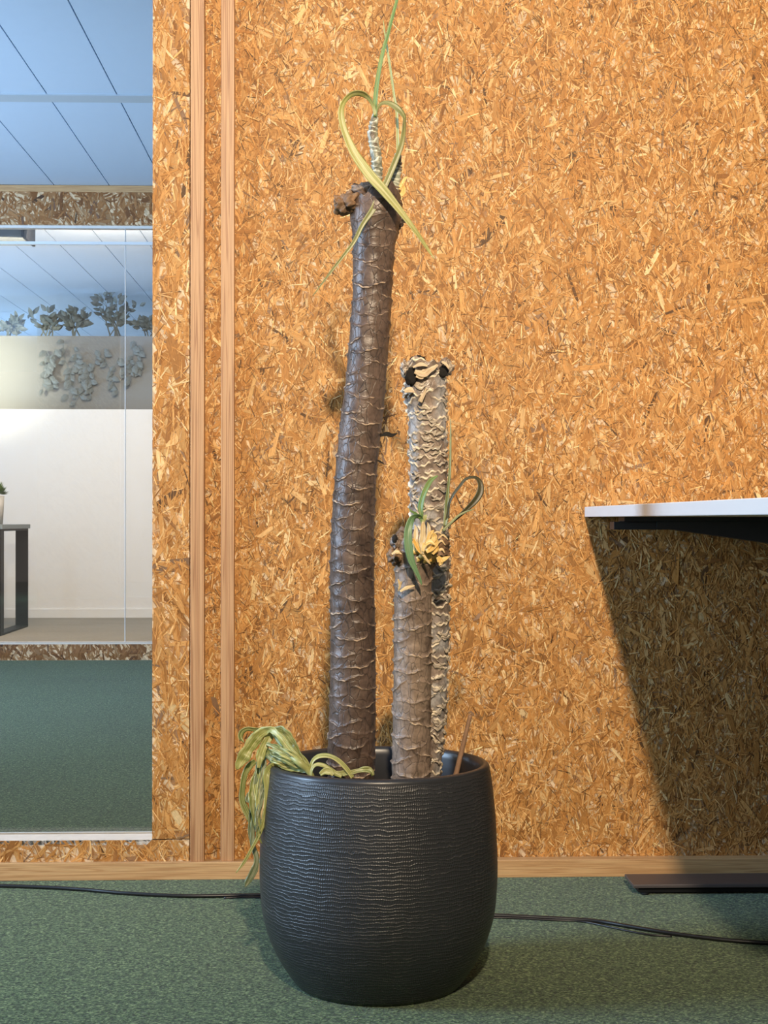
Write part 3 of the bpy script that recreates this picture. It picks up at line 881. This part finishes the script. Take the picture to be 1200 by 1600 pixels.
# tall brown cane (left)
rowsL = [(1210, 511, 587), (1170, 511, 587.5), (1100, 513.5, 588.5), (1000, 515, 588), (900, 514, 586), (840, 516, 586), (780, 519, 588), (740, 522.5, 590), (700, 526, 594), (657, 531, 599),
         (610, 537, 603), (560, 542, 607), (510, 546, 611), (460, 549.5, 613.5), (400, 550, 617), (370, 549, 622), (340, 546, 629), (318, 547, 630), (300, 549, 626), (296, 552, 622)]
pL = PY(549, 1210, YL)
tL = empty('cane_plant', (pL.x, YL, SOIL), 'tallest brown ringed bare cane with a thin leafy shoot at its cut top', 'plant')
trunk('trunk', rowsL, YL, M['bark1'], tL, dz=.0078, lip=.0016, shelf=.0012, w=1.15, sag=.009, seed=5)
c = PY(543, 318, YL - .01); blob('cut_stub', c, (.021, .020, .014), M['knob'], tL, 2, .5, 2.2, rot=(0, -.5, 0))
c = PY(528, 314, YL - .012); blob('cut_stub', c, (.006, .009, .007), M['knob'], tL, 4, .6, 2.2)
c = PY(585, 299, YL); blob('cut_top', c, (.038, .032, .012), M['bark3'], tL, 6, .25, 3)
c = PY(622, 340, YL + .005); blob('cut_stub', c, (.010, .014, .016), M['bark1'], tL, 9, .4, 3)
c = PY(617, 322, YL - .024); blob('hollow', c, (.007, .007, .010), M['hole'], tL, 9, .3, 3, 3)
# dry dark leaf scales sticking out
leaf('dry_scale', [(594, 681), (604, 678), (612, 680), (621, 677)], [3, 7, 6, 1], YL - .005, M['hole'], tL, .2, seed=1)
leaf('dry_scale', [(590, 719), (595, 722), (600, 725)], [2, 3, 1], YL - .005, M['hole'], tL, .2, seed=2)
# shoot
rr = [PY(586, 300, YL - .012), PY(588.5, 285, YL - .012), PY(589, 262, YL - .012), PY(587.5, 240, YL - .012), PY(584, 222, YL - .012), PY(582.5, 205, YL - .012), PY(584.5, 190, YL - .012), PY(586.5, 178, YL - .012)]


def shoot(name, P, R, mat, parent, seed=0, dz=.010):
    S = smooth_path(np.c_[np.array([list(p) for p in P]), R], 90); V, F, RD, UV = [], [], [], []
    seg = 28; d = 0
    for i in range(90):
        if i: d += np.linalg.norm(S[i, :3] - S[i - 1, :3])
        f = (d / dz + .15 * math.sin(i)) % 1.0
        for j in range(seg):
            a = 2 * PI * j / seg
            g = (d / dz + .35 * math.sin(a + seed + d * 200)) % 1.0
            r = S[i, 3] * (.86 + .24 * g ** 2 + .06 * mn.noise(Vector((a * 2, d * 300, seed))))
            V.append((S[i, 0] + r * math.cos(a), S[i, 1] + r * math.sin(a), S[i, 2])); RD.append(max(0, g - .25) * 1.2); UV.append((a * .01, d))
    for i in range(89):
        for j in range(seg): F.append([i * seg + j, i * seg + (j + 1) % seg, (i + 1) * seg + (j + 1) % seg, (i + 1) * seg + j])
    F.append([89 * seg + j for j in range(seg)])
    return mk(name, np.array(V), F, mat, parent, smooth=True, attrs={'ridge': RD}, uv=UV)


sh = shoot('shoot', rr, [.0075, .0085, .0088, .0085, .0083, .0078, .0068, .0040], M['shoot'], tL, 1)
YF_ = YL - .02
leaf('leaf', [(586, 182), (586, 165), (588, 140), (592, 112), (598, 82), (605, 57), (613, 26), (620, 0), (630, -45)], [5, 7, 7, 6.5, 6, 5.5, 5, 4.5, 2], YF_, M['leaf_g'], sh, .5, .35, seed=1)
leaf('leaf', [(586, 180), (584, 168), (578, 156), (569, 148), (558, 145.5), (547, 149), (537, 160), (533, 174), (535, 192), (542, 214), (555, 241), (577, 272), (600, 298), (622, 325), (650, 362), (667, 387), (679, 405)],
     [4, 5, 5, 6, 6, 6, 7, 9, 10, 11, 14, 16, 15, 11, 7, 5, 1], [YF_, YF_, YF_ - .006, YF_ - .012, YF_ - .018, YF_ - .024, YF_ - .03, YF_ - .034, YF_ - .036, YF_ - .038, YF_ - .04, YF_ - .042, YF_ - .042, YF_ - .04, YF_ - .036, YF_ - .03, YF_ - .028],
     M['leaf_y'], sh, [.3, .5, .8, 1.0, 1.0, .9, .5, .1, .1, .2, .1, 0, 0, .1, .3, .3, .3], .22, n=130, seed=2)
leaf('leaf', [(587, 180), (590, 170), (594, 163), (602, 160), (612, 163), (622, 170), (630, 180), (632, 190), (630, 212), (626, 230), (616, 256), (604, 284), (593, 306), (582, 328), (566, 352), (553, 378), (535, 402), (513, 430), (489, 462)],
     [3, 4, 5, 7, 9, 10, 8, 5, 7, 8, 9, 9, 10, 9, 7, 6, 4.5, 3.5, 1], [YF_ + .004 - .0018 * i for i in range(19)], M['leaf_o'], sh,
     [0, .2, .4, .5, .3, .3, .7, 1.1, .5, .3, .2, .1, .1, .1, .2, .2, .3, .3, .3], .25, n=140, seed=3)
c2 = shoot('shoot', [PY(615, 305, YL - .004), PY(617, 285, YL), PY(620, 262, YL + .006), PY(622, 240, YL + .01)], [.0078, .0085, .0080, .0050], M['shoot'], tL, 4, .007)
leaf('leaf', [(622, 246), (621.5, 225), (621, 200), (619.5, 170), (616, 150), (611, 115), (606, 82), (601, 50), (599, 32)], [4, 4.5, 4, 4, 3.5, 3.5, 3, 2, 1], YL + .012, M['leaf_y'], c2, .6, .3, seed=4)
for i, (pp, wv) in enumerate([([(618, 300), (626, 291), (632, 280), (637, 276)], [3, 6, 5, 1]), ([(620, 305), (628, 303), (631, 295), (628, 287)], [4, 7, 6, 1]), ([(614, 300), (609, 290), (611, 280)], [4, 5, 1]), ([(621, 300), (626, 308), (624, 315)], [4, 6, 1])]):
    leaf('dry_bract', pp, wv, YL - .006, M['leaf_am'], c2, .3, seed=10 + i, crumple=.3)

# tall silvery cane (right, behind)
rowsT = [(1207, 636, 690.5), (1140, 640, 696.5), (1087, 641, 700.5), (1033, 642, 702), (1000, 642, 703.5), (900, 641, 704), (800, 639.5, 702), (740, 638.5, 700.5), (690, 637, 699.5), (650, 636.5, 699.5), (632, 633, 699),
         (618, 629, 699), (606, 629, 699.5), (597, 633, 699), (588, 634, 699), (578, 631, 700), (570, 630, 702), (565, 634, 701)]
pT = PY(664, 1200, YT)
tT = empty('cane_plant', (pT.x, YT, SOIL), 'silvery scaly bare cane without leaves, second tallest, behind the short cane', 'plant')
trunk('trunk', rowsT, YT, M['bark2'], tT, dz=.0038, lip=.0034, shelf=.0013, w=.80, sag=.006, lipw=.0019, wav=2.0, seed=8, rough=.0012, topnoise=.004)
c = PY(634.5, 577, YT - .01); blob('cut_stub', c, (.0085, .012, .013), M['bark2'], tT, 3, .4, 2.5)
c = PY(696, 574, YT - .008); blob('cut_stub', c, (.012, .015, .012), M['bark2'], tT, 5, .5, 2.5)
c = PY(643, 588, YT - .030); blob('hollow', c, (.0085, .006, .014), M['hole'], tT, 5, .4, 2.5, 3)
c = PY(693, 580, YT - .024); blob('hollow', c, (.0075, .006, .010), M['hole'], tT, 7, .4, 2.5, 3, rot=(0, .4, 0))
c = PY(654, 561, YT - .01); blob('hollow', c, (.011, .009, .005), M['hole'], tT, 8, .5, 3, 3)
for i, (pp, wv, ml) in enumerate([([(645, 574), (657, 569), (668, 572)], [3, 6, 2], 'paper'), ([(648, 580), (660, 584), (672, 578), (684, 570)], [6, 10, 11, 4], 'paper'), ([(650, 588), (658, 590), (664, 587)], [3, 6, 2], 'paper'),
                                  ([(656, 628), (662, 616), (667, 605)], [8, 5, 1], 'paper'), ([(690, 560), (691, 555)], [4, 1], 'paper'), ([(690, 565), (697, 569), (701, 576)], [2, 4, 2], 'paper'),
                                  ([(632, 612), (640, 609), (648, 613)], [4, 9, 2], 'paper')]):
    leaf('peeling_bark', pp, wv, YT - .040, M[ml], tT, .4, .3, seed=20 + i, crumple=.5)
# papery lip scales all over this cane
V, F, UV = [], [], []
rs = random.Random(4)
for i in range(190):
    py = rs.uniform(600, 1190); a = rs.uniform(PI * 1.02, PI * 1.98)
    L_ = np.interp(py, [r[0] for r in rowsT[::-1]], [r[1] for r in rowsT[::-1]]); R_ = np.interp(py, [r[0] for r in rowsT[::-1]], [r[2] for r in rowsT[::-1]])
    cc = PY((L_ + R_) / 2, py, YT); rad = (R_ - L_) / 2 * (YT - CAM.y) / FPX
    wd = rs.uniform(.16, .42); hh = rs.uniform(.004, .009); tl = rs.uniform(-.004, .004)
    n = len(V); K = 7
    for k in range(K):
        q = k / (K - 1) * 2 - 1; th = a + q * wd; e = 1 - q * q
        zz = cc.z + q * tl + .0015 * math.sin(q * 5 + i)
        V.append((cc.x + (rad + .0002) * math.cos(th), YT + (rad + .0002) * math.sin(th), zz))
        ro = rad + .0008 + .0014 * e * rs.uniform(.4, 1)
        V.append((cc.x + ro * math.cos(th), YT + ro * math.sin(th), zz - hh * e * rs.uniform(.6, 1.0))); UV += [(q * .01 + i, 0), (q * .01 + i, .004)]
    for k in range(K - 1): F.append([n + 2 * k, n + 2 * k + 1, n + 2 * k + 3, n + 2 * k + 2])
o = mk('bark_scales', V, F, M['scale'], tT, smooth=True, uv=UV); o['kind'] = 'stuff'
md = o.modifiers.new('thickness', 'SOLIDIFY'); md.thickness = .0005

# short cane (front) with the green sprout
rowsS = [(1213, 610.5, 674.5), (1150, 611.5, 675), (1100, 612.5, 675), (1000, 614, 675.5), (940, 614.5, 676), (900, 615.5, 676), (880, 616, 682), (862, 615, 690), (845, 613, 694), (836, 617, 688), (832, 622, 680)]
pS = PY(643, 1213, YS)
tS = empty('cane_plant', (pS.x, YS, SOIL), 'shortest grey-brown cane in front with a fresh green sprout and dry yellow bracts', 'plant')
trunk('trunk', rowsS, YS, M['bark3'], tS, dz=.0084, lip=.0024, shelf=.0019, w=1.3, sag=.010, seed=12, rough=.0007)
c = PY(618, 868, YS - .012); blob('cut_stub', c, (.011, .016, .013), M['knob'], tS, 11, .5, 2.5)
c = PY(621, 847, YS - .010); blob('cut_stub', c, (.010, .015, .012), M['bark3'], tS, 12, .4, 2.5)
c = PY(682, 858, YS - .016); blob('cut_stub', c, (.017, .017, .020), M['knob'], tS, 14, .5, 2.5)
c = PY(617, 842, YS - .024); blob('hollow', c, (.004, .004, .006), M['hole'], tS, 15, .4, 3, 3)
YB = YS - .036
cr = blob('crown', PY(662, 858, YS - .025), (.020, .016, .018), M['leaf_am'], tS, 16, .5, 3)
leaf('leaf', [(660, 818), (658.5, 805), (657, 793), (659, 781), (665, 765), (673, 751), (684, 743)], [4, 6, 9, 8, 8, 7, 2], YB - .012, M['leaf_g'], cr, [.3, .3, .5, .6, .3, .2, .3], .35, seed=31)
leaf('leaf', [(661, 818), (657, 809), (650, 807), (643, 812), (638, 828), (638, 850), (642, 873), (650, 892), (656, 905), (659, 914)], [4, 6, 7, 10, 12, 13, 11, 7, 5, 1],
     [YB - .010, YB - .013, YB - .018, YB - .022, YB - .026, YB - .028, YB - .028, YB - .026, YB - .024, YB - .022], M['leaf_b'], cr, [.3, .9, .8, .4, .1, 0, .1, .1, .2, .2], .25, n=80, seed=32)
leaf('leaf', [(657, 810), (650, 803), (643, 799), (639.5, 795)], [3, 4, 3, 1], YB - .013, M['leaf_g'], cr, .4, seed=33)
leaf('leaf', [(661, 816), (664, 808), (667, 804)], [4, 6, 1], YB - .014, M['leaf_y'], cr, .4, seed=34)
YR = YS - .02
leaf('leaf', [(695, 822), (697, 808), (698, 790), (700, 765), (702.5, 740), (703.5, 712), (704, 680), (704, 655)], [5, 7.5, 7, 4.5, 4, 3.5, 2.5, 1], [YR, YR, YR, YR - .005, YR - .01, YR - .01, YR - .01, YR - .01], M['leaf_o'], cr, .3, .35, seed=35)
leaf('leaf', [(698, 812), (700, 800), (702, 786), (708, 773), (717, 761), (727, 749), (738, 745.5), (746, 748), (751, 757), (750, 770), (742, 783), (729, 796), (712, 811), (700, 821), (691, 829)],
     [4, 4, 4, 4, 4, 4, 4, 6, 9, 11, 10, 7, 5, 4.5, 3], [YR - .002 * i for i in range(15)], M['leaf_d'], cr, [.2, .3, .3, .5, .6, .7, 1.0, .8, .4, .2, .2, .3, .4, .5, .4], .3, n=120, seed=36)
leaf('leaf', [(692, 829), (705, 816), (716, 806), (727, 800), (742, 795)], [4, 3.5, 3, 2.5, 1], YR - .03, M['leaf_o'], cr, .4, .3, seed=37)
# dry bracts
br = [([(660, 866), (660, 845), (661, 825), (661, 815)], [6, 9, 8, 4], 't', -.022), ([(656, 862), (650, 845), (650, 828), (648, 820)], [5, 7, 5, 1], 't', -.015), ([(664, 860), (668, 842), (670, 826), (668, 816)], [5, 7, 5, 1], 't', -.012),
      ([(662, 868), (654, 858), (648, 846), (645, 841)], [4, 6, 5, 1], 'a', -.016), ([(667, 858), (675, 847), (679, 838), (676, 832)], [5, 8, 7, 2], 'a', -.018), ([(666, 862), (676, 856), (683, 848), (681, 840)], [5, 7, 5, 1], 'a', -.02),
      ([(668, 852), (670, 840), (673, 832), (678, 829)], [4, 6, 5, 2], 'a', -.014), ([(661, 862), (663, 852), (672, 846), (680, 852)], [4, 7, 7, 2], 'a', -.024), ([(676, 866), (682, 858), (682, 850)], [4, 6, 2], 'a', -.02),
      ([(684, 870), (689, 878), (686, 884)], [6, 9, 1], 'a', -.014), ([(688, 876), (695, 873), (703, 869)], [8, 6, 1], 'a', -.014), ([(661, 866), (668, 876), (673, 882)], [4, 3, 1], 't', -.022),
      ([(684, 842), (692, 836), (700, 843)], [2, 3, 1], 't', -.016), ([(683, 850), (690, 845), (696, 852)], [2, 3, 1], 't', -.018), ([(680, 864), (690, 858), (695, 864)], [2, 4, 1], 't', -.018),
      ([(686, 834), (690, 828), (692, 822)], [2, 3, 1], 't', -.012), ([(676, 834), (684, 831), (690, 835)], [2, 2.5, 1], 't', -.016), ([(612, 866), (620, 862), (628, 866)], [3, 6, 1], 't', -.016),
      ([(622, 905), (625, 914), (622, 924)], [2, 4, 1], 't', -.006), ([(628, 908), (625, 915), (623, 922)], [1, 3, 1], 't', -.006), ([(625, 924), (636, 918), (648, 915)], [3, 5, 1], 't', -.004)]
for i, (pp, wv, mt, dy) in enumerate(br):
    leaf('dry_bract', pp, wv, YB + dy, M['leaf_t' if mt == 't' else 'leaf_am'], cr, .25 + .2 * (i % 3), .3, seed=50 + i, crumple=.35)

# ------------------------------------------------------------------ wooden stake
a = PY(735, 1117, -.62); b = PY(714, 1204, -.62); dd = (b - a).normalized()
o = tube('plant_stake', [a, a + dd * .02, (a + b) / 2, b, b + dd * .075], [.0034, .0032, .0038, .0042, .0042], M['stake'], None, 12, 40)
tagp(o, 'thin brown wooden stake stuck in the pot behind its right rim', 'stake')

# ------------------------------------------------------------------ wilted shoot hanging over the left rim
YW = -.775
wl = empty('wilted_shoot', tuple(PY(485, 1207, YW)), 'wilted yellow-green leafy shoot drooping over the left rim of the pot', 'plant')


def W(pts, wid, mat, dy=0.0, roll=.3, fold=.35, cr_=.35, seed=0, n=None):
    m = len(pts)
    # moves out of the pot: leaves further left hang beside the rim plane
    ys = []
    for k, (a, b) in enumerate(pts):
        f = max(0, min(1, (485 - a) / 70)); ys.append(YW * (1 - f) + (-.715) * f + dy * min(1, k / 3))
    return leaf('leaf', pts, [q * 1.15 for q in wid], ys, M[mat], wl, roll, fold, .0007, n or m * 12, cr_, seed)


tube('stem', [PY(488, 1214, YW), PY(480, 1202, YW), PY(466, 1190, YW), PY(450, 1176, YW + .02), PY(436, 1158, YW + .04), PY(424, 1142, YW + .055)], [.004, .005, .0055, .005, .004, .003], M['wilt_y'], wl, 12)
W([(484, 1206), (466, 1186), (450, 1168), (438, 1152), (424, 1140), (412, 1143), (398, 1156), (386, 1174), (376, 1190), (370, 1202)], [4, 8, 10, 9, 9, 13, 17, 18, 15, 3], 'wilt_y', -.020, .15, .3, .5, 1)
W([(424, 1140), (410, 1141), (398, 1140), (386, 1139), (378, 1144), (376, 1152), (381, 1160)], [4, 6, 6, 6, 7, 6, 1], 'wilt_g', 0, .5, .3, .2, 2)
W([(484, 1205), (470, 1186), (456, 1165), (446, 1150), (435, 1142), (424, 1139)], [4, 9, 15, 17, 13, 4], 'wilt_g', -.006, .2, .3, .4, 3)
W([(425, 1139), (420, 1152), (412, 1168), (407, 1182), (404, 1200)], [5, 11, 12, 11, 4], 'wilt_y', -.03, .2, .35, .4, 4)
W([(486, 1207), (468, 1200), (450, 1192), (432, 1186), (418, 1176), (412, 1164)], [4, 10, 15, 18, 14, 4], 'wilt_g', -.012, .2, .3, .5, 5)
W([(482, 1205), (462, 1192), (445, 1178), (430, 1168), (416, 1162)], [3, 7, 10, 9, 3], 'wilt_g', -.022, .3, .4, .5, 6)
W([(480, 1206), (462, 1202), (448, 1199), (436, 1196)], [3, 7, 8, 3], 'wilt_y', -.024, .2, .4, .5, 7)
W([(484, 1204), (478, 1190), (468, 1180), (458, 1174)], [3, 6, 6, 2], 'wilt_y', 0, .3, .4, .2, 8)
# hanging bundle
W([(413, 1158), (411, 1180), (405, 1205), (401, 1235), (398, 1270), (395, 1300), (396, 1322), (401, 1342), (397, 1360), (387, 1378), (383, 1386)], [6, 10, 9, 9, 8, 6, 6, 8, 9, 8, 1], 'wilt_b', -.012, .2, .3, .4, 9)
W([(410, 1170), (406, 1195), (408, 1225), (404, 1255), (406, 1285), (401, 1310)], [5, 8, 9, 8, 10, 2], 'wilt_g', -.02, .3, .4, .4, 10)
W([(407, 1180), (401, 1210), (396, 1245), (392, 1280), (391, 1305), (394, 1330)], [4, 7, 7, 6, 5, 1], 'wilt_b', 0, .4, .4, .4, 11)
W([(414, 1175), (411, 1205), (412, 1240), (409, 1270), (405, 1300)], [4, 7, 6, 6, 1], 'wilt_b', -.028, .3, .4, .4, 12)
W([(399, 1189), (390, 1197), (383, 1209), (379.5, 1228), (378.5, 1250), (384, 1265), (390, 1278), (393, 1292)], [7, 9, 8, 7, 8, 9, 8, 3], 'wilt_g', 0, .2, .3, .2, 13)
W([(436, 1200), (428, 1197), (421, 1201), (416, 1212), (417, 1235), (416, 1262), (412, 1284), (404, 1306), (394, 1325), (383, 1345), (369, 1364)], [6, 9, 9, 9, 7, 7, 6, 5, 4, 4, 1], 'wilt_y', -.034, .2, .3, .2, 14)
W([(419, 1215), (415, 1245), (417, 1270), (411, 1290), (405, 1305), (409, 1318)], [4, 5, 5, 5, 4, 1], 'wilt_g', -.03, .4, .4, .4, 15)
W([(399, 1236), (391, 1242), (387, 1250), (397, 1252)], [5, 8, 6, 3], 'wilt_b', -.006, .3, .4, .4, 16)
W([(393, 1295), (398, 1290), (404, 1288)], [3, 5, 2], 'wilt_y', -.03, .2, .4, .2, 17)
W([(403, 1196), (399, 1225), (403, 1260), (399, 1290)], [4, 5, 5, 2], 'wilt_y', -.036, .3, .4, .4, 18)
W([(401, 1342), (406, 1346), (408, 1344)], [4, 4, 1], 'wilt_b', -.012, .3, .4, .2, 19)
for q, (x0, y0, x1, y1, x2, y2, ml, ww_, dy) in enumerate([(412, 1165, 408, 1230, 399, 1296, 'wilt_b', 6, -.032), (409, 1172, 403, 1240, 407, 1300, 'wilt_y', 4, -.04), (404, 1185, 394, 1230, 398, 1292, 'wilt_g', 6, -.02),
        (415, 1190, 406, 1255, 402, 1308, 'wilt_g', 5, -.038), (402, 1200, 408, 1250, 401, 1290, 'wilt_b', 5, -.042), (417, 1225, 411, 1275, 400, 1300, 'wilt_b', 5, -.04), (407, 1210, 414, 1245, 408, 1290, 'leaf_t', 3, -.03)]):
    W([(x0, y0), ((x0 + x1) / 2 + 2, (y0 + y1) / 2), (x1, y1), ((x2 + x1) / 2 - 2, (y2 + y1) / 2), (x2, y2)], [3, ww_, ww_ * 1.2, ww_, 1], ml, dy, .3, .5, .5, 60 + q)
for q, (x0, y0, x1, y1, x2, y2, ml) in enumerate([(484, 1206, 455, 1186, 420, 1170, 'wilt_y'), (482, 1205, 458, 1195, 425, 1180, 'wilt_g'), (483, 1204, 462, 1182, 437, 1168, 'wilt_y'), (470, 1201, 444, 1196, 424, 1190, 'wilt_y')]):
    W([(x0, y0), ((x0 + x1) / 2, (y0 + y1) / 2 - 1), (x1, y1), ((x2 + x1) / 2, (y2 + y1) / 2 - 1), (x2, y2)], [2, 4, 6, 5, 1], ml, -.03, .3, .6, .5, 80 + q)
# loops lying inside the rim to the right
leaf('leaf', [(486, 1214), (485, 1204), (488, 1190), (497, 1182), (510, 1180.5), (522, 1184), (533, 1192), (543, 1203), (551, 1215)], [4, 5, 5, 6, 6, 6, 7, 7, 6], YW - .004, M['wilt_y'], wl, [.2, .3, .4, .7, .8, .6, .4, .3, .3], .3, .0007, 80, .1, 40)
leaf('leaf', [(486, 1214), (487, 1203), (493, 1195), (503, 1195), (513, 1200), (524, 1208), (534, 1213)], [4, 4, 5, 6, 6, 7, 5], YW - .008, M['wilt_y'], wl, .5, .3, .0007, 60, .1, 41)
leaf('leaf', [(520, 1208), (534, 1208), (548, 1207), (560, 1204), (571, 1202), (580, 1205), (583, 1212)], [5, 8, 8, 8, 9, 8, 5], YW - .002, M['wilt_g'], wl, .3, .35, .0007, 60, .6, 42)
leaf('leaf', [(500, 1210), (508, 1205), (516, 1206), (521, 1211)], [6, 10, 10, 5], YW - .012, M['wilt_y'], wl, .2, .3, .0007, 30, .2, 43)
